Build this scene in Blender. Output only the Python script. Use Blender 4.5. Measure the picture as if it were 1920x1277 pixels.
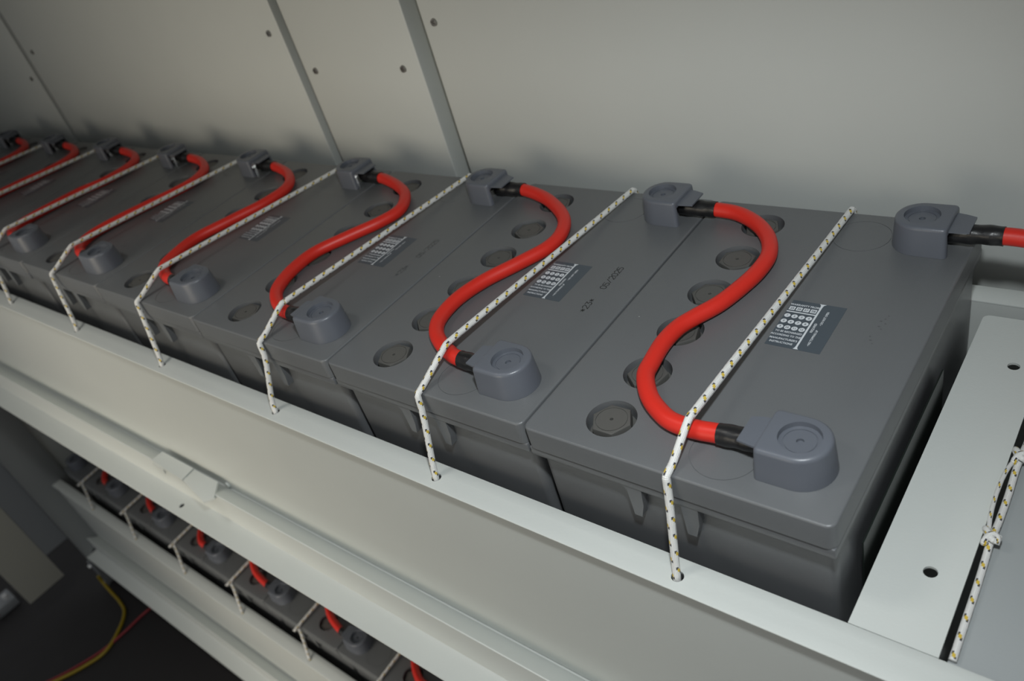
import bpy, bmesh, math, random
from mathutils import Vector, Matrix, noise

# ------------------------------------------------------------------ clearing
for o in list(bpy.data.objects):
    bpy.data.objects.remove(o, do_unlink=True)
scene = bpy.context.scene
COL = scene.collection
random.seed(7)
S = 0.001          # everything below is measured in millimetres
ZO = 1215.0        # battery lids of the upper row lie 1215 mm above the floor


def W(x, y, z):
    return Vector((x * S, y * S, (z + ZO) * S))


def lin(c):
    def f(v):
        v /= 255.0
        return v / 12.92 if v <= 0.04045 else ((v + 0.055) / 1.055) ** 2.4
    return tuple(f(v) for v in c)


# ------------------------------------------------------------------ camera
cam_data = bpy.data.cameras.new('camera')
cam = bpy.data.objects.new('camera', cam_data)
COL.objects.link(cam)
cr = Vector((0.7721326, 0.5803909, -0.2587615))
cd = Vector((0.1903896, -0.5997858, -0.7771800))
cf = Vector((-0.6062697, 0.5508206, -0.5736146))
m = Matrix.Identity(4)
for i in range(3):
    m[i][0] = cr[i]
    m[i][1] = -cd[i]
    m[i][2] = -cf[i]
m.translation = W(329.85, -281.165, 376.32)
cam.matrix_world = m
cam_data.sensor_width = 36.0
cam_data.sensor_fit = 'HORIZONTAL'
cam_data.lens = 28.3514
cam_data.clip_start = 0.01
cam_data.dof.use_dof = True
cam_data.dof.focus_distance = 0.60
cam_data.dof.aperture_fstop = 8.0
scene.camera = cam

# ------------------------------------------------------------------ world
world = bpy.data.worlds.new('world')
scene.world = world
world.use_nodes = True
bg = world.node_tree.nodes['Background']
bg.inputs[0].default_value = (0.95, 0.98, 1.0, 1)
bg.inputs[1].default_value = 0.23


# ------------------------------------------------------------------ lights
def area(name, loc, target, size, energy, color, spread=180.0):
    d = bpy.data.lights.new(name, 'AREA')
    d.shape = 'DISK'
    d.size = size
    d.energy = energy
    d.color = color
    d.spread = math.radians(spread)
    o = bpy.data.objects.new(name, d)
    COL.objects.link(o)
    o.location = loc
    o.rotation_euler = (Vector(target) - Vector(loc)).to_track_quat('-Z', 'Y').to_euler()
    return o


def spot(name, loc, target, angle, blend, radius, energy, color):
    d = bpy.data.lights.new(name, 'SPOT')
    d.spot_size = math.radians(angle)
    d.spot_blend = blend
    d.shadow_soft_size = radius
    d.energy = energy
    d.color = color
    o = bpy.data.objects.new(name, d)
    COL.objects.link(o)
    o.location = loc
    o.rotation_euler = (Vector(target) - Vector(loc)).to_track_quat('-Z', 'Y').to_euler()
    return o


# flash of the camera, raised above the lens
up = -cd
spot('camera_flash', W(329.85, -281.165, 376.32) + up * 0.17, W(-30, 40, -110), 100, 1.0, 0.020, 13.0, (0.93, 0.985, 1.0))
# warm light of the room, bounced off the wall that faces the cabinet
spot('room_light', W(-580, -1250, 110), W(-600, 0, -70), 54, 0.65, 0.70, 58.0, (1.0, 0.895, 0.71))
spot('room_light_low', W(-820, -1300, -330), W(-820, -20, -900), 54, 0.7, 0.40, 42.0, (1.0, 0.92, 0.78))
area('ceiling_lamp', W(-640, -440, 1500), W(-640, -60, 0), 0.36, 2.4, (1.0, 0.97, 0.90), 120)

scene.view_settings.view_transform = 'Standard'
scene.view_settings.look = 'None'
scene.view_settings.gamma = 1.0
scene.view_settings.use_curve_mapping = False
scene.view_settings.exposure = 0.0


# ------------------------------------------------------------------ materials
def new_mat(name):
    mt = bpy.data.materials.new(name)
    mt.use_nodes = True
    nt = mt.node_tree
    return mt, nt, nt.nodes['Principled BSDF']


def nd(nt, typ, **kw):
    n = nt.nodes.new(typ)
    for k, v in kw.items():
        setattr(n, k, v)
    return n


def mathn(nt, op, a, b=None, c=None):
    n = nt.nodes.new('ShaderNodeMath')
    n.operation = op
    for i, v in enumerate((a, b, c)):
        if v is None:
            continue
        if isinstance(v, (int, float)):
            n.inputs[i].default_value = v
        else:
            nt.links.new(v, n.inputs[i])
    return n.outputs[0]


def mixc(nt, fac, a, b):
    n = nt.nodes.new('ShaderNodeMix')
    n.data_type = 'RGBA'
    for idx, v in ((0, fac), (6, a), (7, b)):
        if isinstance(v, (int, float)):
            n.inputs[idx].default_value = v
        elif isinstance(v, tuple):
            n.inputs[idx].default_value = (*v[:3], 1)
        else:
            nt.links.new(v, n.inputs[idx])
    return n.outputs[2]


def plain(name, col, rough=0.5, metal=0.0, bump=0.0, bscale=800.0, var=0.0, specks=0.0, spec=0.5):
    mt, nt, b = new_mat(name)
    b.inputs['Roughness'].default_value = rough
    b.inputs['Metallic'].default_value = metal
    b.inputs['Specular IOR Level'].default_value = spec
    tc = nd(nt, 'ShaderNodeTexCoord')
    out = (*col, 1)
    col_sock = None
    if var > 0:
        nz = nd(nt, 'ShaderNodeTexNoise')
        nz.inputs['Scale'].default_value = 14
        nz.inputs['Detail'].default_value = 5
        nt.links.new(tc.outputs['Object'], nz.inputs['Vector'])
        lo = tuple(c * (1 - var) for c in col)
        hi = tuple(min(1, c * (1 + var)) for c in col)
        col_sock = mixc(nt, nz.outputs[0], lo, hi)
        rr = mathn(nt, 'MULTIPLY_ADD', nz.outputs[0], 0.12, rough - 0.06)
        nt.links.new(rr, b.inputs['Roughness'])
    if specks > 0:
        vo = nd(nt, 'ShaderNodeTexVoronoi')
        vo.inputs['Scale'].default_value = 42
        nt.links.new(tc.outputs['Object'], vo.inputs['Vector'])
        pick = nd(nt, 'ShaderNodeSeparateXYZ')
        nt.links.new(vo.outputs['Color'], pick.inputs[0])
        f = mathn(nt, 'MULTIPLY', mathn(nt, 'LESS_THAN', vo.outputs['Distance'], mathn(nt, 'MULTIPLY', pick.outputs[1], specks)),
                  mathn(nt, 'GREATER_THAN', pick.outputs[0], 0.55))
        f2 = mathn(nt, 'MULTIPLY', f, 0.7)
        col_sock = mixc(nt, f2, col_sock if col_sock else tuple(col), (0.55, 0.55, 0.52))
    if col_sock:
        nt.links.new(col_sock, b.inputs['Base Color'])
    else:
        b.inputs['Base Color'].default_value = out
    if bump > 0:
        nz = nd(nt, 'ShaderNodeTexNoise')
        nz.inputs['Scale'].default_value = bscale
        nz.inputs['Detail'].default_value = 2
        nt.links.new(tc.outputs['Object'], nz.inputs['Vector'])
        bp = nd(nt, 'ShaderNodeBump')
        bp.inputs['Strength'].default_value = bump
        bp.inputs['Distance'].default_value = 0.0004
        nt.links.new(nz.outputs[0], bp.inputs['Height'])
        nt.links.new(bp.outputs[0], b.inputs['Normal'])
    return mt


def rope_mat():
    mt, nt, b = new_mat('braided_cord')
    b.inputs['Roughness'].default_value = 0.75
    uv = nd(nt, 'ShaderNodeUVMap')
    sp = nd(nt, 'ShaderNodeSeparateXYZ')
    nt.links.new(uv.outputs[0], sp.inputs[0])
    u, v = sp.outputs[0], sp.outputs[1]        # u = turns around, v = millimetres along
    # three tracer columns, staggered along the cord
    uc = mathn(nt, 'ADD', mathn(nt, 'MULTIPLY', u, 3.0), 0.75)
    ui = mathn(nt, 'FLOOR', uc)
    uf = mathn(nt, 'SUBTRACT', mathn(nt, 'FRACT', uc), 0.5)
    par = mathn(nt, 'FRACT', mathn(nt, 'MULTIPLY', mathn(nt, 'MODULO', ui, 3.0), 0.3333))
    PER = 13.0
    vp = mathn(nt, 'FRACT', mathn(nt, 'ADD', mathn(nt, 'DIVIDE', v, PER), par))
    vf = mathn(nt, 'MULTIPLY', mathn(nt, 'SUBTRACT', vp, 0.5), PER)     # mm from fleck centre
    au = mathn(nt, 'ABSOLUTE', uf)
    sk = mathn(nt, 'SUBTRACT', vf, mathn(nt, 'MULTIPLY', uf, 2.0))
    yel = mathn(nt, 'MULTIPLY', mathn(nt, 'LESS_THAN', mathn(nt, 'ABSOLUTE', sk), 1.3), mathn(nt, 'LESS_THAN', au, 0.20))
    sg = mathn(nt, 'MULTIPLY', mathn(nt, 'SIGN', uf), 1.65)
    blk = mathn(nt, 'MULTIPLY', mathn(nt, 'LESS_THAN', mathn(nt, 'ABSOLUTE', mathn(nt, 'SUBTRACT', vf, sg)), 1.05),
                mathn(nt, 'MULTIPLY', mathn(nt, 'GREATER_THAN', au, 0.06), mathn(nt, 'LESS_THAN', au, 0.35)))
    c = mixc(nt, blk, (0.82, 0.82, 0.80), (0.03, 0.03, 0.045))
    c = mixc(nt, yel, c, (0.74, 0.53, 0.06))
    nt.links.new(c, b.inputs['Base Color'])
    # braid relief
    a1 = mathn(nt, 'SINE', mathn(nt, 'ADD', mathn(nt, 'MULTIPLY', u, 6.2832 * 8), mathn(nt, 'MULTIPLY', v, 4.2)))
    a2 = mathn(nt, 'SINE', mathn(nt, 'SUBTRACT', mathn(nt, 'MULTIPLY', u, 6.2832 * 8), mathn(nt, 'MULTIPLY', v, 4.2)))
    h = mathn(nt, 'MULTIPLY', a1, a2)
    bp = nd(nt, 'ShaderNodeBump')
    bp.inputs['Strength'].default_value = 0.7
    bp.inputs['Distance'].default_value = 0.0004
    nt.links.new(h, bp.inputs['Height'])
    nt.links.new(bp.outputs[0], b.inputs['Normal'])
    return mt


PAINT = (0.56, 0.585, 0.565)
M = {
    'paint': plain('light_grey_paint', PAINT, 0.42, bump=0.25, bscale=420, var=0.02),
    'paint_wall': plain('grey_wall_paint', (0.53, 0.55, 0.53), 0.40, bump=0.15, bscale=420, var=0.02),
    'paint_mid': plain('mid_grey_paint', (0.30, 0.32, 0.325), 0.45, bump=0.2, bscale=420),
    'paint_post_shaded': plain('shaded_grey_post_paint', (0.22, 0.23, 0.23), 0.45, bump=0.1, bscale=420),  # darkened colour stands in for the post turning away from the front light
    'paint_door': plain('beige_door_paint', (0.40, 0.39, 0.34), 0.5, bump=0.1, bscale=420),
    'paint_dark': plain('dark_grey_paint', (0.20, 0.21, 0.22), 0.5, bump=0.1, bscale=420),
    'lid': plain('grey_battery_plastic', (0.122, 0.128, 0.134), 0.37, bump=0.35, bscale=1500, var=0.07, specks=0.045),
    'case': plain('grey_battery_case_plastic', (0.116, 0.121, 0.127), 0.30, bump=0.3, bscale=1500, var=0.06),
    'cover': plain('blue_grey_cover_plastic', (0.108, 0.118, 0.140), 0.35, bump=0.15, bscale=1500, var=0.05, specks=0.03),
    'plug': plain('warm_grey_plug_plastic', (0.085, 0.084, 0.079), 0.5, bump=0.2, bscale=1500),
    'red': plain('red_cable_rubber', (0.62, 0.022, 0.012), 0.42, bump=0.1, bscale=500, var=0.05),
    'sleeve': plain('black_heat_shrink', (0.010, 0.010, 0.011), 0.33, bump=0.6, bscale=260),
    'metal': plain('tinned_metal', (0.72, 0.72, 0.70), 0.3, metal=1.0),
    'screw': plain('screw_metal', (0.35, 0.34, 0.32), 0.35, metal=0.9),
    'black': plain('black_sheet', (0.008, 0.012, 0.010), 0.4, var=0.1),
    'sticker': plain('dark_label_film', (0.062, 0.078, 0.095), 0.36),
    'white': plain('white_print', (0.62, 0.65, 0.68), 0.5),
    'ink': plain('black_stamp_ink', (0.018, 0.018, 0.018), 0.5),
    'ink_pale': plain('faded_stamp_ink', (0.085, 0.088, 0.091), 0.5),
    'rope': rope_mat(),
    'floor': plain('dark_floor_covering', (0.011, 0.0095, 0.010), 0.7, bump=0.3, bscale=300, var=0.1),
    'yellow': plain('yellow_wire_insulation', (0.27, 0.19, 0.004), 0.45),
    'redwire': plain('red_wire_insulation', (0.22, 0.008, 0.014), 0.45),
    'lampwhite': plain('pale_plastic', (0.5, 0.5, 0.5), 0.4),
}


# ------------------------------------------------------------------ mesh helpers
def box(bm, x0, x1, y0, y1, z0, z1, bevel=0.0, seg=2, only=None):
    """axis box in mm added to bm; bevel rounds its edges ('v' = the upright ones only)"""
    r = bmesh.ops.create_cube(bm, size=1.0)
    vs = r['verts']
    for v in vs:
        v.co = Vector((x0 + (v.co.x + .5) * (x1 - x0), y0 + (v.co.y + .5) * (y1 - y0), z0 + (v.co.z + .5) * (z1 - z0)))
    if bevel > 0:
        es = set(e for v in vs for e in v.link_edges)
        if only == 'v':
            es = [e for e in es if abs(e.verts[0].co.z - e.verts[1].co.z) > 1e-6]
        bmesh.ops.bevel(bm, geom=list(es), offset=bevel, segments=seg, profile=0.5, affect='EDGES')


def cyl(bm, cx, cy, z0, z1, r0, r1=None, n=32, rot=0.0, bevel=0.0):
    r1 = r0 if r1 is None else r1
    a = [bm.verts.new((cx + r0 * math.cos(rot + 2 * math.pi * i / n), cy + r0 * math.sin(rot + 2 * math.pi * i / n), z0)) for i in range(n)]
    b = [bm.verts.new((cx + r1 * math.cos(rot + 2 * math.pi * i / n), cy + r1 * math.sin(rot + 2 * math.pi * i / n), z1)) for i in range(n)]
    for i in range(n):
        j = (i + 1) % n
        bm.faces.new((a[i], a[j], b[j], b[i]))
    bm.faces.new(list(reversed(a)))
    top = bm.faces.new(b)
    if bevel > 0:
        bmesh.ops.bevel(bm, geom=list(top.edges), offset=bevel, segments=2, profile=0.5, affect='EDGES')


def annulus(bm, cx, cy, z0, z1, ra, rb, n=64):
    rings = []
    for r, z in ((ra, z0), (rb, z0), (rb, z1), (ra, z1)):
        rings.append([bm.verts.new((cx + r * math.cos(2 * math.pi * i / n), cy + r * math.sin(2 * math.pi * i / n), z)) for i in range(n)])
    for k in range(4):
        p, q = rings[k], rings[(k + 1) % 4]
        for i in range(n):
            j = (i + 1) % n
            bm.faces.new((p[i], p[j], q[j], q[i]))


def prism(bm, pts, axis, a0, a1):
    """polygon pts extruded along axis from a0 to a1; pts are the other two coordinates in order"""
    def mk(p, a):
        if axis == 'x':
            return (a, p[0], p[1])
        if axis == 'y':
            return (p[0], a, p[1])
        return (p[0], p[1], a)
    A = [bm.verts.new(mk(p, a0)) for p in pts]
    B = [bm.verts.new(mk(p, a1)) for p in pts]
    n = len(pts)
    for i in range(n):
        j = (i + 1) % n
        bm.faces.new((A[i], A[j], B[j], B[i]))
    bm.faces.new(list(reversed(A)))
    bm.faces.new(B)


def smooth_path(pts, step=2.0):
    P = [Vector(p) for p in pts]
    P = [P[0] * 2 - P[1]] + P + [P[-1] * 2 - P[-2]]
    out = []
    for i in range(1, len(P) - 2):
        p0, p1, p2, p3 = P[i - 1], P[i], P[i + 1], P[i + 2]
        n = max(2, int((p2 - p1).length / step))
        for k in range(n):
            t = k / n
            # centripetal-ish Catmull-Rom
            out.append(0.5 * ((2 * p1) + (p2 - p0) * t + (2 * p0 - 5 * p1 + 4 * p2 - p3) * t * t + (3 * p1 - p0 - 3 * p2 + p3) * t ** 3))
    out.append(P[-2])
    return out


def tube(bm, path, r, n=14, ripple=0.0, caps=True, rfun=None):
    uvl = bm.loops.layers.uv.verify()
    rings = []
    d = 0.0
    up = Vector((0, 0, 1))
    prev = None
    side = None
    lens = []
    for i, p in enumerate(path):
        t = (path[min(i + 1, len(path) - 1)] - path[max(i - 1, 0)]).normalized()
        if side is None:
            side = t.cross(up)
            if side.length < 1e-3:
                side = t.cross(Vector((0, 1, 0)))
            side.normalize()
        else:
            side = (side - t * side.dot(t)).normalized()
        nrm = side.cross(t).normalized()
        if prev is not None:
            d += (p - prev).length
        prev = p
        lens.append(d)
        ring = []
        for k in range(n):
            a = 2 * math.pi * k / n
            rr = r if rfun is None else r * rfun(d, a)
            if ripple:
                rr *= 1 + ripple * (math.sin(4 * a + d * 1.36) * math.sin(4 * a - d * 1.36))
            ring.append(bm.verts.new(p + side * (rr * math.cos(a)) + nrm * (rr * math.sin(a))))
        rings.append(ring)
    for i in range(len(rings) - 1):
        for k in range(n):
            j = (k + 1) % n
            f = bm.faces.new((rings[i][k], rings[i][j], rings[i + 1][j], rings[i + 1][k]))
            f.smooth = True
            for lp, (uu, vv) in zip(f.loops, ((k / n, lens[i]), ((k + 1) / n, lens[i]), ((k + 1) / n, lens[i + 1]), (k / n, lens[i + 1]))):
                lp[uvl].uv = (uu, vv)
    if caps:
        bm.faces.new(list(reversed(rings[0])))
        bm.faces.new(rings[-1])


def text_into(bm, body, size, cx, cy, z, rot=0.0, sx=1.0, align='CENTER'):
    """flat lettering (mm) added to bm, centred on its own box"""
    cu = bpy.data.curves.new('lettering', 'FONT')
    cu.body = body
    cu.size = size
    cu.offset = 0.022 * size
    cu.resolution_u = 2
    cu.align_x = align
    o = bpy.data.objects.new('lettering', cu)
    COL.objects.link(o)
    dg = bpy.context.evaluated_depsgraph_get()
    me = bpy.data.meshes.new_from_object(o.evaluated_get(dg))
    xs = [v.co.x for v in me.vertices]
    ys = [v.co.y for v in me.vertices]
    ox = (min(xs) + max(xs)) / 2
    oy = (min(ys) + max(ys)) / 2
    cs, sn = math.cos(rot), math.sin(rot)
    vs = []
    for v in me.vertices:
        a, b_ = (v.co.x - ox) * sx, v.co.y - oy
        vs.append(bm.verts.new((cx + a * cs - b_ * sn, cy + a * sn + b_ * cs, z)))
    for p in me.polygons:
        try:
            bm.faces.new([vs[i] for i in p.vertices])
        except ValueError:
            pass
    bpy.data.objects.remove(o, do_unlink=True)
    bpy.data.curves.remove(cu)
    bpy.data.meshes.remove(me)
    return max(xs) - min(xs)


def quad(bm, x0, x1, y0, y1, z):
    bm.faces.new([bm.verts.new(p) for p in ((x0, y0, z), (x1, y0, z), (x1, y1, z), (x0, y1, z))])


def to_mesh(name, bm, mat, smooth=35):
    bmesh.ops.recalc_face_normals(bm, faces=bm.faces[:])
    bmesh.ops.scale(bm, vec=(S, S, S), verts=bm.verts[:])
    me = bpy.data.meshes.new(name)
    bm.to_mesh(me)
    bm.free()
    me.materials.append(mat)
    if smooth:
        for p in me.polygons:
            p.use_smooth = True
        me.set_sharp_from_angle(angle=math.radians(smooth))
    return me


def cut(me, cutter_bm, mat, smooth=35):
    """mesh minus cutter (mm), baked"""
    a = bpy.data.objects.new('solid', me)
    cm = to_mesh('cutter', cutter_bm, mat, 0)
    b = bpy.data.objects.new('cutter', cm)
    COL.objects.link(a)
    COL.objects.link(b)
    md = a.modifiers.new('cut', 'BOOLEAN')
    md.operation = 'DIFFERENCE'
    md.solver = 'EXACT'
    md.object = b
    md.use_self = True
    dg = bpy.context.evaluated_depsgraph_get()
    out = bpy.data.meshes.new_from_object(a.evaluated_get(dg))
    out.name = me.name
    bpy.data.objects.remove(a, do_unlink=True)
    bpy.data.objects.remove(b, do_unlink=True)
    bpy.data.meshes.remove(cm)
    out.materials.clear()
    out.materials.append(mat)
    if smooth:
        for p in out.polygons:
            p.use_smooth = True
        out.set_sharp_from_angle(angle=math.radians(smooth))
    return out


def link(name, me, parent=None, loc=None):
    o = bpy.data.objects.new(name, me)
    COL.objects.link(o)
    if parent is not None:
        o.parent = parent
    if loc is not None:
        o.location = loc
    return o


def piece(name, bm, mat, parent=None, smooth=35):
    """a mesh whose coordinates are rack millimetres: a part (parent at the rack origin offset) or a thing"""
    me = to_mesh(name, bm, mat, smooth)
    if parent is not None:
        o = link(name, me, parent)
        o.location = W(0, 0, 0) - world_loc(parent)
        return o
    # top-level: origin at the middle of the base
    xs = [v.co.x for v in me.vertices]
    ys = [v.co.y for v in me.vertices]
    zs = [v.co.z for v in me.vertices]
    c = Vector(((min(xs) + max(xs)) / 2, (min(ys) + max(ys)) / 2, min(zs)))
    me.transform(Matrix.Translation(-c))
    o = link(name, me)
    o.location = W(0, 0, 0) + c
    return o


def world_loc(o):
    v = o.location.copy()
    while o.parent is not None:
        o = o.parent
        v += o.location
    return v


def thing(name, label, cat, loc, group=None):
    o = bpy.data.objects.new(name, None)
    o.empty_display_size = 0.05
    COL.objects.link(o)
    o.location = loc
    return tag(o, label, cat, group)


def tag(o, label=None, cat=None, group=None, kind=None):
    if label:
        o['label'] = label
    if cat:
        o['category'] = cat
    if group:
        o['group'] = group
    if kind:
        o['kind'] = kind
    return o


def copy_tree(o, parent=None):
    c = o.copy()
    COL.objects.link(c)
    if parent is not None:
        c.parent = parent
    for ch in list(o.children):
        copy_tree(ch, c)
    return c


PITCH = 220.0
DROP = -774.0      # the lower row hangs this far under the upper one
DYL = -8.0

# ------------------------------------------------------------------ setting: floor, cabinet walls
bm = bmesh.new()
box(bm, -3200, 1500, -2600, 420, -1225, -1215)
tag(piece('floor', bm, M['floor']), kind='structure')

YW = 372.0
bm = bmesh.new()
box(bm, -1882, 1100, YW + 30, YW + 34, -1215, 455)
wall = tag(piece('wall_back', bm, M['paint_wall']), kind='structure')
for a, b in ((-363, 1100), (-611, -390), (-1467, -630), (-1880, -1487)):
    bm = bmesh.new()
    box(bm, a, b, YW, YW + 29.9, -1212, 454, bevel=1.6, seg=3)
    piece('wall_panel', bm, M['paint_wall'], wall)
for (x, z) in ((-655, 160.5), (-588, 108), (-419.4, 108.4), (-345, 160.4), (-1431, 156), (-1512, 103)):
    bm = bmesh.new()
    cyl(bm, 0, 0, 0, 2.2, 4.6, 4.0, n=20)
    me = to_mesh('screw', bm, M['screw'])
    cb = bmesh.new()
    box(cb, -0.7, 0.7, -3.2, 3.2, 1.0, 4)
    box(cb, -3.2, 3.2, -0.7, 0.7, 1.0, 4)
    me = cut(me, cb, M['screw'])
    o = link('screw', me, wall)
    o.rotation_euler = (math.radians(90), 0.5, 0)
    o.location = W(x, YW, z) - wall.location
bm = bmesh.new()
box(bm, -1894, -1883, 6, YW + 34, -1215, 455)
tag(piece('wall_left', bm, M['paint_wall']), kind='structure')
bm = bmesh.new()
box(bm, -1894, 1100, -80, YW + 34, 455, 475)  # unseen shelf of the tier above, added to block the overhead lamp
tag(piece('unseen_shelf_above', bm, M['paint']), kind='structure')


# ------------------------------------------------------------------ battery
def build_battery():
    root = bpy.data.objects.new('battery', None)
    root.empty_display_size = 0.05
    COL.objects.link(root)
    # local frame: x 0..220 left to right, y 0..318 front to back, lid top at z = 0; root sits at the base
    BASE = Vector((110 * S, 159 * S, -282 * S))
    root.location = BASE

    def put(name, me, parent=root, off=(0, 0, 0)):
        o = link(name, me, parent)
        o.location = Vector(off) * S - (BASE if parent is root else Vector((0, 0, 0)))
        return o

    # --- lid with plug wells and moulded circles
    bm = bmesh.new()
    box(bm, 0.9, 219.1, 0, 318, -19.5, 0)
    es = [e for e in bm.edges if abs(e.verts[0].co.z - e.verts[1].co.z) > 1]
    bmesh.ops.bevel(bm, geom=es, offset=6, segments=5, profile=0.5, affect='EDGES')
    es = [e for e in bm.edges if e.verts[0].co.z > -0.01 and e.verts[1].co.z > -0.01]
    bmesh.ops.bevel(bm, geom=es, offset=1.6, segments=4, profile=0.5, affect='EDGES')
    lid = to_mesh('lid', bm, M['lid'])
    cb = bmesh.new()
    for j in range(6):
        cyl(cb, 57.5, 31 + 50.7 * j, -16, 3, 17.3, 18.0, n=56)
    annulus(cb, 141.5, 29.5, -0.45, 2, 21.6, 22.1)
    annulus(cb, 139.5, 285.0, -0.45, 2, 21.6, 22.1)
    lid = cut(lid, cb, M['lid'], 30)
    put('lid', lid)

    # --- case: body, collar, front ribs
    bm = bmesh.new()
    box(bm, 3.5, 216.5, 8, 310, -282, -24)
    es = [e for e in bm.edges if abs(e.verts[0].co.z - e.verts[1].co.z) > 1]
    bmesh.ops.bevel(bm, geom=es, offset=6, segments=4, profile=0.5, affect='EDGES')
    n0 = len(bm.verts)
    box(bm, 1.2, 218.8, 0.9, 317.1, -28.2, -19.8, bevel=1.1, seg=2)
    prism(bm, [(73, -27.5), (78.5, -29.3), (80.6, -32), (82.2, -55.8), (88.0, -55.8), (91.2, -43), (92, -27.5)], 'y', 1.4, 10)
    prism(bm, [(121, -27.5), (122.3, -55.8), (128.8, -55.8), (132.2, -43), (133, -27.5)], 'y', 1.4, 10)
    prism(bm, [(73, -27.5), (78.5, -29.3), (80.6, -32), (82.2, -55.8), (88.0, -55.8), (91.2, -43), (92, -27.5)], 'y', 308, 316.6)
    prism(bm, [(121, -27.5), (122.3, -55.8), (128.8, -55.8), (132.2, -43), (133, -27.5)], 'y', 308, 316.6)
    put('case', to_mesh('case', bm, M['case']))

    # --- six hexagonal vent plugs
    for j in range(6):
        bm = bmesh.new()
        rot = (0.0, 0.35, 0.8, 0.15, 0.55, 0.95)[j]
        cyl(bm, 0, 0, -12.0, -2.2, 15.2, n=6, rot=rot, bevel=0.9)
        cyl(bm, 0, 0, -16.0, -11.5, 16.9, n=40)
        me = to_mesh('vent_plug', bm, M['plug'], 25)
        cb = bmesh.new()
        annulus(cb, 0, 0, -2.8, 2, 11.0, 11.5, n=48)
        cyl(cb, 0, 0, -5, 2, 1.3, n=16)
        me = cut(me, cb, M['plug'], 25)
        put('vent_plug', me, root, (56.3, 32.2 + 50.7 * j, 0))

    # --- hollow terminal cover, straight open side towards -x
    def outline(shr, n=20):
        R = 20.6 - shr
        pts = []
        for i in range(n + 1):
            a = -math.pi / 2 + math.pi * i / n
            pts.append((R * math.cos(a), R * math.sin(a)))
        x = -22.0 + shr * 0.45
        rc = 3.0
        for i in range(5):
            a = math.pi / 2 + (math.pi / 2) * i / 4
            pts.append((x + rc + rc * math.cos(a), R - rc + rc * math.sin(a)))
        for i in range(5):
            a = math.pi + (math.pi / 2) * i / 4
            pts.append((x + rc + rc * math.cos(a), -R + rc + rc * math.sin(a)))
        return pts
    bm = bmesh.new()
    rings = []
    for z, shr in ((0, 0), (21.0, 1.7), (22.3, 2.0), (23.2, 2.7), (23.7, 3.6), (23.9, 4.8)):
        rings.append([bm.verts.new((x, y, z)) for x, y in outline(shr)])
    for a, b in zip(rings, rings[1:]):
        for i in range(len(a)):
            j = (i + 1) % len(a)
            bm.faces.new((a[i], a[j], b[j], b[i]))
    bm.faces.new(rings[-1])
    bm.faces.new(list(reversed(rings[0])))
    cov = to_mesh('terminal_cover', bm, M['cover'])
    cb = bmesh.new()
    cyl(cb, 0, 0, 20.4, 30, 12.4, 12.9, n=56)
    cov = cut(cov, cb, M['cover'])
    cb = bmesh.new()
    annulus(cb, 0, 0, 19.9, 24, 9.2, 9.9, n=48)
    cyl(cb, 0, 0, 18.6, 24, 2.3, n=20)
    cov = cut(cov, cb, M['cover'])
    cb = bmesh.new()
    prism(cb, [(-40, -15.6)] + [(15.4 * math.cos(-math.pi / 2 + math.pi * q / 16), 15.6 * math.sin(-math.pi / 2 + math.pi * q / 16)) for q in range(17)] + [(-40, 15.6)], 'z', -5, 17.4)
    cov = cut(cov, cb, M['cover'], 30)
    bm = bmesh.new()
    T_ = [(-19.6, 19.8, 13.5), (-27.0, 19.6, 12.4), (-34.5, 19.0, 10.8)]
    vt = [[bm.verts.new((x, sy * hw, z + dz_)) for sy in (-1, 1)] for dz_ in (0, -1.4) for (x, z, hw) in T_]
    for q in (0, 1):
        bm.faces.new((vt[q][0], vt[q][1], vt[q + 1][1], vt[q + 1][0]))
        bm.faces.new((vt[q + 3][0], vt[q + 3][1], vt[q + 4][1], vt[q + 4][0]))
        for e_ in (0, 1):
            bm.faces.new((vt[q][e_], vt[q + 1][e_], vt[q + 4][e_], vt[q + 3][e_]))
    bm.faces.new((vt[2][0], vt[2][1], vt[5][1], vt[5][0]))
    bm.faces.new((vt[0][0], vt[0][1], vt[3][1], vt[3][0]))
    flap = to_mesh('cover_flap', bm, M['cover'])
    bm = bmesh.new()
    cyl(bm, 0, 0, 0.0, 7.0, 9.0, n=32)
    cyl(bm, 0, 0, 7.0, 13.5, 7.4, n=6, bevel=0.6)
    bolt = to_mesh('terminal_bolt', bm, M['metal'], 30)
    for (cx, cy, rz) in ((187.0, 37.3, 0.0), (183.2, 286.0, math.pi)):
        c = put('terminal_cover', cov, root, (cx, cy, 0.15))
        c.rotation_euler = (0, 0, rz)
        put('cover_flap', flap, c)
        put('terminal_bolt', bolt, root, (cx, cy, 0.05))

    # --- warranty label with its print
    bm = bmesh.new()
    box(bm, 121.5, 160.5, 136.8, 190.8, 0.02, 0.16)
    lab = put('warranty_label', to_mesh('warranty_label', bm, M['sticker']))
    lab['label'] = 'dark warranty label with white print'
    X, Y, Z = 121.5, 136.8, 0.24
    bm = bmesh.new()
    # upright bar with flared ends, cross bar
    bm.faces.new([bm.verts.new((X + x, Y + y, Z)) for x, y in
                  ((20.2, 0.3), (24.0, 0.3), (23.0, 1.6), (22.7, 3.5), (22.7, 50.0), (23.1, 52.3), (24.6, 53.7), (19.6, 53.7), (20.9, 52.3), (21.3, 50.0), (21.3, 3.5), (21.0, 1.6))])
    quad(bm, X + 0.2, X + 21.4, Y + 39.4, Y + 40.6, Z)
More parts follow.
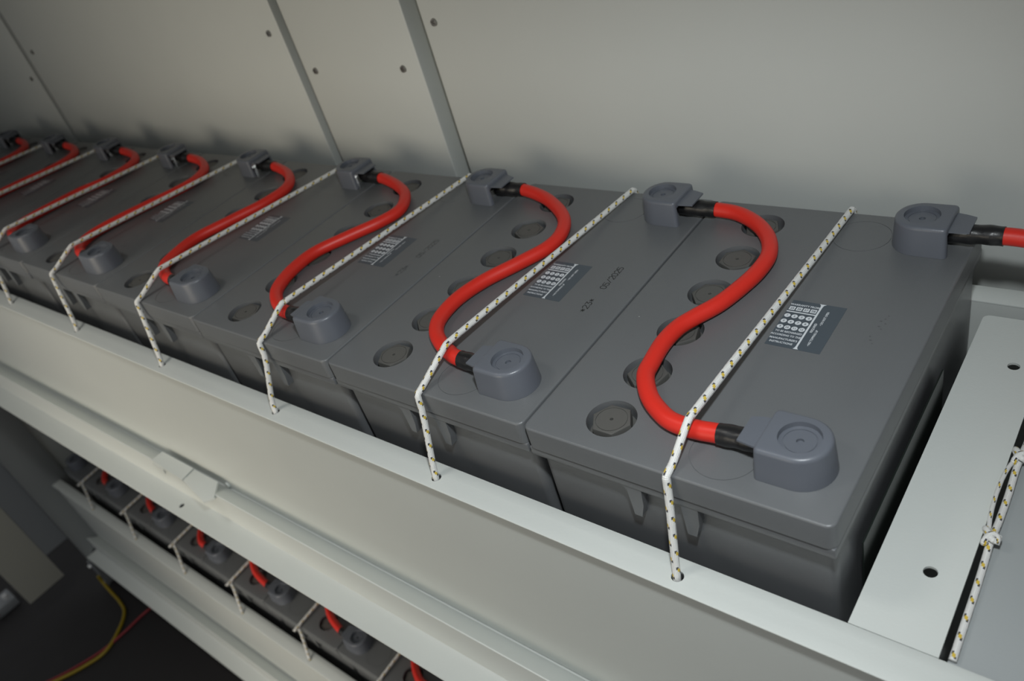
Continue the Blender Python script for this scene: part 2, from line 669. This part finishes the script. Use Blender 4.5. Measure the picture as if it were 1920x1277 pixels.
    for i in range(4):
        quad(bm, X + 0.7 + 5.2 * i, X + 5.0 + 5.2 * i, Y + 42.0, Y + 46.2, Z)
        for rr in range(3):
            cx, cy = X + 2.7 + 5.25 * i, Y + 35.1 - 6.75 * rr
            bm.faces.new([bm.verts.new((cx + 2.25 * math.cos(a * math.pi / 9), cy + 2.25 * math.sin(a * math.pi / 9), Z)) for a in range(18)])
    text_into(bm, 'WARRANTY FROM', 2.9, X + 10.5, Y + 48.8, Z, sx=0.86)
    for k, t in enumerate(('TO BE RECHARGED', 'ACCORDING TO THE', "MANUFACTURER'S", 'INSTRUCTIONS')):
        text_into(bm, t, 2.75, X + (10.9, 10.4, 10.4, 10.2)[k], Y + (16.6, 12.6, 8.4, 4.4)[k], Z, sx=(0.80, 0.80, 0.86, 0.86)[k])
    text_into(bm, '\u2022 DO NOT OPEN', 2.4, X + 28.6, Y + 37.8, Z, rot=math.pi / 2, sx=0.9)
    text_into(bm, '\u2022 NO TOPPING UP', 2.4, X + 28.6, Y + 15.0, Z, rot=math.pi / 2, sx=0.92)
    text_into(bm, 'REQUIRED', 2.4, X + 25.4, Y + 26.0, Z, rot=math.pi / 2, sx=0.95)
    put('printed_text', to_mesh('printed_text', bm, M['white'], 0), lab, (0, 0, 0))
    bm = bmesh.new()
    for i in range(4):
        text_into(bm, str(25 + i), 3.0, X + 2.85 + 5.2 * i, Y + 44.1, Z + 0.08)
        for rr in range(3):
            text_into(bm, str(1 + i + 4 * rr), 2.6, X + 2.7 + 5.25 * i, Y + 35.1 - 6.75 * rr, Z + 0.08)
    put('printed_numbers', to_mesh('printed_numbers', bm, M['sticker'], 0), lab, (0, 0, 0))
    return root


proto = build_battery()
BAT_BASE = proto.location.copy()


GLYPH = {
    '0': [[(0.3, 0), (0, 0.3), (0, 1.3), (0.3, 1.6), (0.7, 1.6), (1, 1.3), (1, 0.3), (0.7, 0), (0.3, 0)]],
    '2': [[(0, 1.3), (0.3, 1.6), (0.75, 1.6), (1, 1.3), (1, 1.0), (0, 0), (1, 0)]],
    '3': [[(0, 1.6), (1, 1.6), (0.5, 0.95), (0.8, 0.9), (1, 0.65), (1, 0.3), (0.7, 0), (0.3, 0), (0, 0.3)]],
    '5': [[(1, 1.6), (0.05, 1.6), (0, 0.9), (0.65, 1.0), (1, 0.7), (1, 0.3), (0.7, 0), (0.3, 0), (0, 0.25)]],
    '/': [[(0, 0), (1, 1.6)]],
    '*': [[(0.5, 0.3), (0.5, 1.3)], [(0.05, 0.5), (0.95, 1.1)], [(0.05, 1.1), (0.95, 0.5)]],
}


def stroke_text(bm, body, x, y, z, cw, ch, pen, pitch):
    """thin pen lettering that reads towards +y; x is the foot of the letters, y the start"""
    for n_, c_ in enumerate(body):
        for pl in GLYPH[c_]:
            for (a0, b0), (a1, b1) in zip(pl, pl[1:]):
                p0 = Vector((x - b0 * ch / 1.6, y + n_ * pitch + a0 * cw))
                p1 = Vector((x - b1 * ch / 1.6, y + n_ * pitch + a1 * cw))
                d_ = (p1 - p0).normalized() * pen * 0.4
                w_ = Vector((-d_.y, d_.x)).normalized() * pen * 0.5
                bm.faces.new([bm.verts.new((q.x, q.y, z)) for q in (p0 - d_ - w_, p1 + d_ - w_, p1 + d_ + w_, p0 - d_ + w_)])


def stamp(bat, mat, dx, dy):
    bm = bmesh.new()
    stroke_text(bm, '*23*', 190.5 + dx, 130.5 + dy, 0.12, 3.6, 5.6, 0.62, 4.75)
    stroke_text(bm, '05/2025', 190.2 + dx, 164.0 + dy, 0.12, 3.6, 5.6, 0.62, 4.75)
    o = link('date_stamp', to_mesh('date_stamp', bm, mat, 0), bat)
    o.location = -BAT_BASE
    o['label'] = 'black ink date stamp' if mat is M['ink'] else 'faded ink date stamp'


TOP_LABELS = [
    'rightmost grey battery of the upper row, beside the pale grey end plate',
    'grey battery with the crisp black date stamp 05/2025, second from right in upper row',
    'third grey battery from the right in the upper row, its date stamp faded',
    'fourth grey battery from the right end of the upper row',
    'fifth grey battery from the right end of the upper row',
    'sixth grey battery from the right end of the upper row',
    'seventh grey battery from the right end of the upper row',
    'eighth grey battery from the right in the upper row, second from the left end',
    'ninth and farthest grey battery of the upper row, at the left end',
]
ORD = ['first', 'second', 'third', 'fourth', 'fifth', 'sixth', 'seventh', 'eighth', 'ninth']
bats = []
for k in range(9):
    o = proto if k == 0 else copy_tree(proto)
    jx, jy = ((0, 0), (0, 0.6), (0, -0.3), (0, 0.4), (0, 0.9), (0, -0.4), (0, 0.5), (0, 0), (0, 0.3))[k]
    o.location = BAT_BASE + W(-PITCH * k + jx, jy, 0)
    tag(o, TOP_LABELS[k], 'battery', 'batteries in the upper row')
    bats.append(o)
LOW_LABELS = {
    8: 'leftmost and farthest dark grey battery of the lower row, beside the cabinet post',
    7: 'second dark grey battery from the left in the shaded lower row',
    6: 'third dark grey battery from the left in the shaded lower row',
    5: 'fourth dark grey battery from the left in the shaded lower row',
    4: 'fifth dark grey battery from the left in the shaded lower row',
    3: 'sixth dark grey battery from the left in the lower row, nearest the camera',
}
for k in range(8, 2, -1):
    o = copy_tree(proto)
    o.location = BAT_BASE + W(-PITCH * k, DYL, DROP)
    o.rotation_euler = (0, 0, math.pi)          # the lower row stands the other way round
    tag(o, LOW_LABELS[k], 'battery', 'batteries in the lower row')
stamp(bats[1], M['ink'], 0, 0)
stamp(bats[2], M['ink_pale'], 0, -2)
# smeared stamp remains on the first battery: a few ink dashes
bm = bmesh.new()
for (x, y, l) in ((186, 183, 2.2), (188, 186, 1.5), (189.5, 181, 1.8), (186.5, 177, 2.4), (188.6, 174.5, 1.6), (184.5, 165, 1.6), (186, 161, 2.0), (188, 158, 1.0), (189, 190, 1.4)):
    quad(bm, x - l * .35, x + l * .35, y - .5, y + .5, 0.1)
o = link('smeared_stamp', to_mesh('smeared_stamp', bm, M['ink_pale'], 0), bats[0])
o.location = -BAT_BASE
o['label'] = 'smeared remains of an ink stamp'


# ------------------------------------------------------------------ red link cables
SH = {
    0: [(170, 38), (152, 37.5), (133, 36.6), (122, 35.6), (107, 36), (94.8, 39.8), (77.2, 52.2), (63.5, 70.3), (60.0, 85), (57.4, 107.4), (59.2, 127), (65.2, 142), (75.5, 163), (82.4, 188.2), (86.0, 211.5), (84.6, 234.4), (74.7, 256.4), (57.5, 274.9), (35.6, 287.4), (16, 289.4), (0, 287.8), (-9, 287), (-22, 286.5)],
    1: [(170, 37.7), (150, 38), (127.6, 39.8), (118, 43), (104, 49), (86, 61.4), (75, 79), (71.8, 107.2), (79, 138), (95, 171), (107.5, 201), (105, 228), (88, 254), (52, 279), (16.8, 290), (0, 289), (-10, 288), (-22, 286.5)],
    2: [(170, 37.7), (150, 37.5), (126, 37.8), (115, 40), (94, 49.6), (75.2, 66.4), (63, 97), (62, 131), (79, 167), (97, 201), (102, 228), (84, 256), (57, 273), (23, 284.5), (2, 286), (-10, 286.5), (-22, 286.5)],
    3: [(170, 37.7), (150, 37.5), (130, 37.6), (110, 42), (88, 53), (77, 70), (68, 112), (82, 159), (97, 206), (94, 245), (62, 273), (20, 286.5), (2, 287), (-10, 287), (-22, 286.5)],
    4: [(170, 37.7), (150, 37.5), (128, 38.5), (106, 44), (86, 58), (77, 84), (82, 122), (93, 160), (106, 200), (108, 232), (90, 262), (52, 282), (18, 287.5), (0, 287.3), (-10, 287), (-22, 286.5)],
    5: [(170, 37.7), (150, 37.5), (128, 37.8), (108, 41), (90, 58), (86, 84), (88, 118), (94, 162), (110, 198), (111, 234), (98, 262), (66, 280), (24, 288), (2, 287.5), (-10, 287), (-22, 286.5)],
    6: [(170, 37.7), (150, 37.5), (129, 38), (108, 43), (91, 60), (87, 90), (90, 125), (97, 165), (109, 200), (109, 236), (92, 264), (58, 281), (20, 287), (0, 287), (-10, 287), (-22, 286.5)],
    7: [(170, 37.7), (150, 37.5), (128, 38), (105, 44), (86, 60), (80, 88), (85, 124), (96, 165), (107, 202), (107, 236), (90, 264), (55, 281), (18, 287), (0, 287), (-10, 287), (-22, 286.5)],
}
CR = 6.5


def cable_path(pts):
    n = len(pts)
    tot = [0]
    for a, b in zip(pts, pts[1:]):
        tot.append(tot[-1] + math.hypot(a[0] - b[0], a[1] - b[1]))
    out = []
    for i, p in enumerate(pts):
        d = min(tot[i], tot[-1] - tot[i])
        t = min(1, d / 70)
        t = t * t * (3 - 2 * t)
        out.append((p[0], p[1], 9.6 * (1 - t) + 7.1 * t))
    return smooth_path(out, 2.5)


def split_len(path, a, b):
    """piece of the path between arc lengths a and b"""
    out, d = [], 0
    for i, p in enumerate(path):
        if i:
            d += (p - path[i - 1]).length
        if a <= d <= b:
            out.append(p)
    return out


def total(path):
    return sum((q - p).length for p, q in zip(path, path[1:]))


CAB_CACHE = {}


def build_cable(idx, k, label, dz=0.0, dy=0.0, group=None):
    if idx not in CAB_CACHE:
        path = cable_path(SH[idx])
        L = total(path)
        bm = bmesh.new()
        tube(bm, split_len(path, 6, L - 6), CR, 18)
        red = to_mesh('link_cable', bm, M['red'], 60)
        sl = []
        for a, b in ((2, 37), (L - 37, L - 1)):
            bm = bmesh.new()
            tube(bm, split_len(path, a, b), CR + 0.75, 18, rfun=lambda d, an: 1 + 0.035 * math.sin(d * 0.55) + 0.02 * math.sin(3 * an + d * .3))
            sl.append(to_mesh('crimp_sleeve', bm, M['sleeve'], 60))
        lg = []
        for p, sg in ((path[0], 1), (path[-1], -1)):
            bm = bmesh.new()
            x0, x1 = sorted((p.x - 3 * sg, p.x + 22 * sg))
            box(bm, x0, x1, p.y - 6.5, p.y + 6.5, 13.6, 16.2, bevel=0.6)
            lg.append(to_mesh('cable_lug', bm, M['metal'], 30))
        CAB_CACHE[idx] = (red, sl, lg)
    red, sl, lg = CAB_CACHE[idx]
    o = link('link_cable', red)
    o.location = W(-PITCH * k, dy, dz)
    for s in sl:
        link('crimp_sleeve', s, o)
    for s in lg:
        link('cable_lug', s, o)
    if dz:
        o.rotation_euler = (0, 0, math.pi)
        o.location = W(-PITCH * k + 220, 318 + dy, dz)
    return tag(o, label, 'cable', group)


TOPC = [
    'red link cable nearest the camera, curving between first and second batteries from right',
    'red link cable linking the second and third batteries from the right, upper row',
    'red link cable linking the third and fourth batteries from the right, upper row',
    'red link cable linking the fourth and fifth batteries from the right, upper row',
    'red link cable linking the fifth and sixth batteries from the right, upper row',
    'red link cable linking the sixth and seventh batteries from the right, upper row',
    'red link cable linking the seventh and eighth batteries from the right, upper row',
    'red link cable farthest left on the upper row, linking its last two batteries',
]
for k in range(8):
    build_cable(k, k, TOPC[k], group='red link cables on the upper row')
LOWC = {8: 'red cable on the leftmost battery of the shaded lower row', 7: 'red cable on the second battery from the left, lower row',
        6: 'red cable on the third battery from the left, lower row', 5: 'red cable on the fourth battery from the left, lower row',
        4: 'red cable on the fifth battery from the left, lower row', 3: 'red cable on the lower battery nearest the camera, cut by the frame bottom'}
for k in range(8, 2, -1):
    build_cable((0, 3, 5)[k % 3] if k < 8 else 0, k, LOWC[k], DROP, DYL, 'red link cables on the lower row')

# supply cable that leaves the first battery to the right
path = smooth_path([(198, 286.3, 10.2), (212, 286.5, 10.5), (228, 286.8, 11.2), (250, 286.5, 11.5), (285, 283, 10), (330, 272, 4), (400, 250, -14), (470, 226, -40)], 2.5)
bm = bmesh.new()
tube(bm, split_len(path, 8, 400), CR, 18)
o = link('supply_cable', to_mesh('supply_cable', bm, M['red'], 60))
o.location = W(0, 0, 0)
bm = bmesh.new()
tube(bm, split_len(path, 2, 41), CR + 0.8, 18, rfun=lambda d, an: 1 + 0.03 * math.sin(d * 0.5) + 0.02 * math.sin(3 * an + d * .3))
link('crimp_sleeve', to_mesh('crimp_sleeve', bm, M['sleeve'], 60), o)
bm = bmesh.new()
box(bm, 188, 215, 280, 293, 13.6, 16.2, bevel=0.6)
link('cable_lug', to_mesh('cable_lug', bm, M['metal'], 30), o)
tag(o, 'red cable in a black sleeve leaving the rightmost battery towards the right edge', 'cable')

# ------------------------------------------------------------------ tie cords over the batteries
RR = 2.7
BEND = [118, 119.4, 127, 112, 108, 116, 118, 117, 118]
BACK = [121, 130, 132, 133, 127, 134, 134, 130, 128]
HOLE = [123, 123, 122, 123, 124, 126, 124, 123, 123]


def cord_path(b, bk, h, cy, cz):
    m_ = (b + bk) / 2
    xc = b + (bk - b) * (cy / 318.0)
    pts = [(bk, 321.2, -60), (bk, 321.3, -20), (bk, 320.8, -2.5), (bk, 317.8, 2.7), (bk - .3, 311, 3.6)]
    for t in (0.2, 0.4, 0.6, 0.8):
        pts.append((bk + (xc - bk) * t, 311 + (cy + 10 - 311) * t, 3.6 + (cz - 0.4 - 3.6) * t))
    pts += [(xc + .3, cy + 6, cz - .1), (xc, cy, cz), (xc - .1, cy - 6, cz - 1.0), (b, 8, 5.2), (b, 1.4, 2.9), (b - .2, -2.2, 1.2), (b + .2, -3.6, -3), (b + 1, -6.5, -18)]
    pts += [(h - 1, -17.5, -60), (h, -21, -73), (h, -22, -80), (h + .2, -22, -86)]
    return smooth_path(pts, 1.1)


CROSS = [(36, 19.6), (43, 19.2), (39, 19.4), (40, 19.4), (40, 19.4), (38, 19.6), (39, 19.4), (39, 19.4), (38, 19.4)]
CORD_CACHE = {}


def cord(k, label, group, dz=0.0, dy=0.0):
    j = 'low' if dz else k
    if j not in CORD_CACHE:
        bm = bmesh.new()
        tube(bm, cord_path(118, 118, 123, 281, 19.6) if dz else cord_path(BEND[j], BACK[j], HOLE[j], *CROSS[j]), RR, 16, ripple=0.045)
        CORD_CACHE[j] = to_mesh('tie_cord', bm, M['rope'], 0)
        for p in CORD_CACHE[j].polygons:
            p.use_smooth = True
    o = link('tie_cord', CORD_CACHE[j])
    o.location = W(-PITCH * k, dy, dz)
    return tag(o, label, 'cord', group)


TOPR = ['white braided cord nearest the camera, tied over the rightmost battery',
        'white braided cord over the second battery from the right, upper row',
        'white braided cord over the third battery from the right, upper row',
        'white braided cord over the fourth battery from the right, upper row',
        'white braided cord over the fifth battery from the right, upper row',
        'white braided cord over the sixth battery from the right, upper row',
        'white braided cord over the seventh battery from the right, upper row',
        'white braided cord over the eighth battery from the right, upper row',
        'white braided cord over the farthest left battery, upper row']
for k in range(9):
    cord(k, TOPR[k], 'cords tied over the upper row')
LOWR = {8: 'white cord over the leftmost battery of the shaded lower row', 7: 'white cord over the second battery from the left, lower row',
        6: 'white cord over the third battery from the left, lower row', 5: 'white cord over the fourth battery from the left, lower row',
        4: 'white cord over the fifth battery from the left, lower row', 3: 'white cord over the lower battery nearest the camera'}
for k in range(8, 2, -1):
    cord(k, LOWR[k], 'cords tied over the lower row', DROP, DYL)


# ------------------------------------------------------------------ battery trays
def tray(label, x0, x1, holes, dz, dy, top):
    root = thing('battery_tray', label, 'tray', W((x0 + x1) / 2, dy + 150, -290 + dz), 'battery trays')

    def part(name, bm, mat=M['paint'], cutter=None):
        o = piece(name, bm, mat, root)
        if cutter is not None:
            o.data = cut(o.data, cutter, mat)
        o.location += Vector((0, dy * S, dz * S))
        return o
    # front rail: flat flange with a hole for each cord, small lip at its outer edge
    bm = bmesh.new()
    prism(bm, [(-31.6, -73.6), (-31.2, -73.1), (-30.6, -73.0), (-7.2, -73.0), (-6.6, -73.4), (-6.4, -74.2), (-6.6, -75), (-31, -75), (-31.5, -74.6)], 'x', x0, x1)
    cb = bmesh.new()
    for hx in holes:
        cyl(cb, hx + 0.6, -21.0, -80, -70, 4.3, n=24)
    part('front_rail', bm, cutter=cb)
    bm = bmesh.new()
    box(bm, x0, x1, -27, -25.2, -288, -75)
    part('front_panel', bm)
    bm = bmesh.new()
    box(bm, x0, x1, -25.2, 320, -289, -284)
    part('tray_floor', bm)
    if top:
        bm = bmesh.new()
        box(bm, x0, x1, 320, 341, -75, -73, bevel=0.5)
        part('back_rail', bm)
        bm = bmesh.new()
        box(bm, x0, x1, 320.1, 322, -284, -75)
        part('back_panel', bm)
    return root


tray('pale grey sheet metal tray under the upper row, holed front rail for the cords', -1858, 700,
     [HOLE[k] - PITCH * k for k in range(9)], 0, 0, True)
tray('shaded grey sheet metal tray under the lower row of batteries', -1859, 300,
     [123 - PITCH * k for k in range(3, 9)], DROP, DYL, False)


# ------------------------------------------------------------------ frame beams under each tray
def beam(label, x0, x1, dz, dy, joints, hole):
    bm = bmesh.new()
    prof = [(-20, -290), (-28.5, -289.6), (-49.6, -271.4), (-51.2, -270.3), (-52.3, -270.6), (-52.8, -272), (-52.8, -317.6), (-53.4, -319.4), (-55, -320), (-83.6, -320), (-84.1, -321), (-83.6, -322), (-20, -322)]
    prism(bm, prof, 'x', x0, x1)
    me = to_mesh('frame_beam', bm, M['paint'])
    cb = bmesh.new()
    if hole is not None:
        cyl(cb, hole, -69.5, -330, -310, 4.0, n=24)
        me = cut(me, cb, M['paint'])
    c = Vector(((x0 + x1) / 2 * S, -50 * S, -322 * S))
    me.transform(Matrix.Translation(-c))
    o = link('frame_beam', me)
    o.location = W(0, dy, dz) + c
    tag(o, label, 'beam', 'beams of the cabinet frame')
    for (a, b, kind) in joints:
        bm = bmesh.new()
        if kind == 'flat':
            prism(bm, [(a + 1, -35.2), (a, -53.6), (b, -56.6), (b - 3, -35.6)], 'z', -273.5, -268.6)
            prism(bm, [(a + 3, -285), (a + 3, -292), (a + 24, -285), (a + 30, -273), (a + 3, -273)], 'y', -55.4, -52.7)
        else:
            # flat lug of the corner joint, reaching out over the beam
            prism(bm, [(a - 2, -35.6), (a + 0.5, -56.7), (a + 66, -67.2), (a + 75, -56), (a + 54, -35.3)], 'z', -273.0, -269.4)
            es_ = [e_ for e_ in bm.edges if abs(e_.verts[0].co.z + 269.4) < 0.01 and abs(e_.verts[1].co.z + 269.4) < 0.01]
            bmesh.ops.bevel(bm, geom=es_, offset=0.8, segments=2, profile=0.5, affect='EDGES')
        p = link('corner_joint', to_mesh('corner_joint', bm, M['paint']), o)
        p.location = -c
    return o


beam('long pale grey frame beam below the front panel of the upper tray', -1858, 700, 0, 0,
     [(-709, -623.5, 'flat'), (-622, -560, 'web')], -652)
beam('grey frame beam at the bottom beside the dark floor', -1859, 300, DROP, DYL, [], None)
bm = bmesh.new()
cyl(bm, 0, 0, 0, 2.6, 4.2, n=20, bevel=0.8)
me = to_mesh('bolt_head', bm, M['paint'])
o = link('bolt_head', me)
o.rotation_euler = (math.radians(90), 0, 0)
o.location = W(-566, -27.0, -283)
tag(o, 'small pale bolt at the foot of the upper front panel by the frame joint', 'bolt')

# ------------------------------------------------------------------ end plate and cover panel on the right
bm = bmesh.new()
box(bm, 227, 275.5, -6.3, 303, -75, -73.05)
es = [e for e in bm.edges if abs(e.verts[0].co.z - e.verts[1].co.z) > 1 and e.verts[0].co.y > 200]
bmesh.ops.bevel(bm, geom=es, offset=5, segments=4, profile=0.5, affect='EDGES')
prism(bm, [(227, -75), (229, -75), (229, -110), (227, -110)], 'y', -6, 300)
me = to_mesh('end_plate', bm, M['paint'])
cb = bmesh.new()
cyl(cb, 257, 47, -80, -70, 4.1, n=28)
cyl(cb, 259, 247, -80, -70, 4.1, n=28)
me = cut(me, cb, M['paint'])
c = Vector((251 * S, 148 * S, -110 * S))
me.transform(Matrix.Translation(-c))
o = link('end_plate', me)
o.location = W(0, 0, 0) + c
tag(o, 'pale grey metal plate with two round holes, right of the batteries', 'plate')

bm = bmesh.new()
box(bm, 279.2, 700, -6.2, 318, -82, -79.6, bevel=0.6)
o = tag(piece('cover_panel', bm, M['paint_mid']), 'smooth grey cover panel in the lower right corner behind the knotted cord', 'panel')

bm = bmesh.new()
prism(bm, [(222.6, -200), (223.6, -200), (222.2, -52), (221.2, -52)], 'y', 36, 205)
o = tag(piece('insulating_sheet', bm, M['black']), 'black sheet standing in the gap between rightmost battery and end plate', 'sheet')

# knotted cord along the plate edge
path = smooth_path([(281.6, -2, -77.2), (281.4, 20, -77.2), (281.2, 50, -77), (280.8, 72, -75.8), (280.6, 84, -73.6), (281.2, 100, -75.2), (281.4, 124, -75.8), (281.0, 146, -74.4), (281.4, 160, -73.8), (282.6, 185, -75.5), (284, 230, -76.3), (284, 300, -76.4)], 1.1)
bm = bmesh.new()
tube(bm, path, 2.2, 16, ripple=0.045)
me = to_mesh('knotted_cord', bm, M['rope'], 0)
for p in me.polygons:
    p.use_smooth = True
o = link('knotted_cord', me)
o.location = W(0, 0, 0)
tag(o, 'white cord with two knots along the edge of the end plate, right edge', 'cord')


def knot(cx, cy, cz, seed):
    rnd = random.Random(seed)
    pts = []
    for i in range(30):
        t = i / 29 * 2 * math.pi * 2
        r_ = 3.5 + 0.7 * math.sin(1.5 * t)
        pts.append((cx + r_ * math.cos(t), cy + 3.6 * math.sin(1.5 * t) + (i - 15) * 0.25, cz + 1.2 + r_ * 0.85 * math.sin(t)))
    b_ = bmesh.new()
    tube(b_, smooth_path(pts, 1.2), 1.9, 14, ripple=0.045)
    me_ = to_mesh('knot', b_, M['rope'], 0)
    for p_ in me_.polygons:
        p_.use_smooth = True
    return link('knot', me_, o)


knot(280.6, 84, -72.0, 1)
knot(281.6, 156, -72.0, 2)
bm = bmesh.new()
tube(bm, smooth_path([(278.8, 86, -71.6), (276.6, 100, -71.4), (275.6, 120, -71.4), (276.4, 140, -71.4), (279, 154, -71.6)], 1.1), 1.35, 14, ripple=0.045)
me = to_mesh('slack_strand', bm, M['rope'], 0)
for p in me.polygons:
    p.use_smooth = True
link('slack_strand', me, o)

# ------------------------------------------------------------------ left end: post, side panel, open door, wires
FZ = -1215.0
root = thing('frame_post', 'shaded grey upright post of the cabinet frame at the far left end', 'post', W(-1870, -43, FZ))
bm = bmesh.new()
box(bm, -1880, -1860, -92, 4, FZ, 420, bevel=1.5)
me = to_mesh('post_body', bm, M['paint_post_shaded'])
cb = bmesh.new()
prism(cb, [(-63 + 12 * math.cos(a * math.pi / 12), -1098 + 12 * math.sin(a * math.pi / 12)) for a in range(24)], 'x', -1870, -1850)
me = cut(me, cb, M['paint_post_shaded'])
p = link('post_body', me, root)
p.location = W(0, 0, 0) - root.location
bm = bmesh.new()
box(bm, -1860, -1850, -58, -34, -1150, -1108, bevel=3)
piece('joint_block', bm, M['paint_mid'], root)
bm = bmesh.new()
prism(bm, [(-6 + 5 * math.cos(a * math.pi / 8), -913 + 5 * math.sin(a * math.pi / 8)) for a in range(16)], 'x', -1860, -1856)
piece('bolt', bm, M['metal'], root)
root = thing('earth_clamp', 'small metal clamp with two bolts at the foot of the post', 'clamp', W(-1858, -100, FZ))
bm = bmesh.new()
box(bm, -1872, -1856, -98, -92.2, FZ, -1112, bevel=1)
piece('clamp_bar', bm, M['paint_dark'], root)
for z in (-1127, -1199):
    bm = bmesh.new()
    cyl(bm, -1864, -98, 0, 6, 6, n=6)
    for v in bm.verts:
        v.co = Vector((v.co.x, -98 - v.co.z, z + (v.co.y + 98)))
    piece('bolt', bm, M['metal'], root)

bm = bmesh.new()
box(bm, -1938, -1930, -155.5, -87, -1048, 420)
o = tag(piece('side_panel', bm, M['paint_dark']), 'dark metal side panel between the frame post and the open door', 'panel')
bm = bmesh.new()
box(bm, -1954, -1930, -263, -156, -1138, 420, bevel=1.5)
o = tag(piece('cabinet_door', bm, M['paint_door']), 'beige grey cabinet door seen edge on in the lower left corner', 'door')

path = smooth_path([(-1856, -102, -1165), (-1850, -104, -1192), (-1810, -108, -1207), (-1755, -113, -1210.5), (-1707, -126, -1210.5), (-1668, -166, -1210.5), (-1640, -225, -1210.5), (-1658, -285, -1210.5), (-1692, -345, -1210.5), (-1745, -425, -1210.5)], 6)
bm = bmesh.new()
tube(bm, path, 4.4, 12)
o = tag(piece('earth_wire', bm, M['yellow'], None, 60), 'yellow wire curving across the dark floor at lower left', 'wire')
path = smooth_path([(-1600, 60, -1211.2), (-1642, -75, -1211.2), (-1645, -160, -1211.2), (-1652, -225, -1211.2), (-1676, -290, -1211.2), (-1706, -347, -1211.2), (-1758, -428, -1211.2)], 6)
bm = bmesh.new()
tube(bm, path, 3.6, 12)
o = tag(piece('signal_wire', bm, M['redwire'], None, 60), 'thin red wire lying on the dark floor beside the yellow one', 'wire')
root = thing('plug_connector', 'small dark connector with a pale knob at the bottom left edge of picture', 'connector', W(-2120, -300, FZ))
bm = bmesh.new()
box(bm, -2150, -2085, -340, -275, FZ, -1185, bevel=4)
piece('connector_body', bm, M['paint_dark'], root)
bm = bmesh.new()
cyl(bm, -2105, -292, -1186, -1170, 8, n=20, bevel=2)
piece('knob', bm, M['lampwhite'], root)
bm = bmesh.new()
tube(bm, smooth_path([(-2095, -332, -1198), (-2075, -352, -1198), (-2085, -400, -1208)], 4), 6, 12)
piece('red_lead', bm, M['redwire'], root, 60)
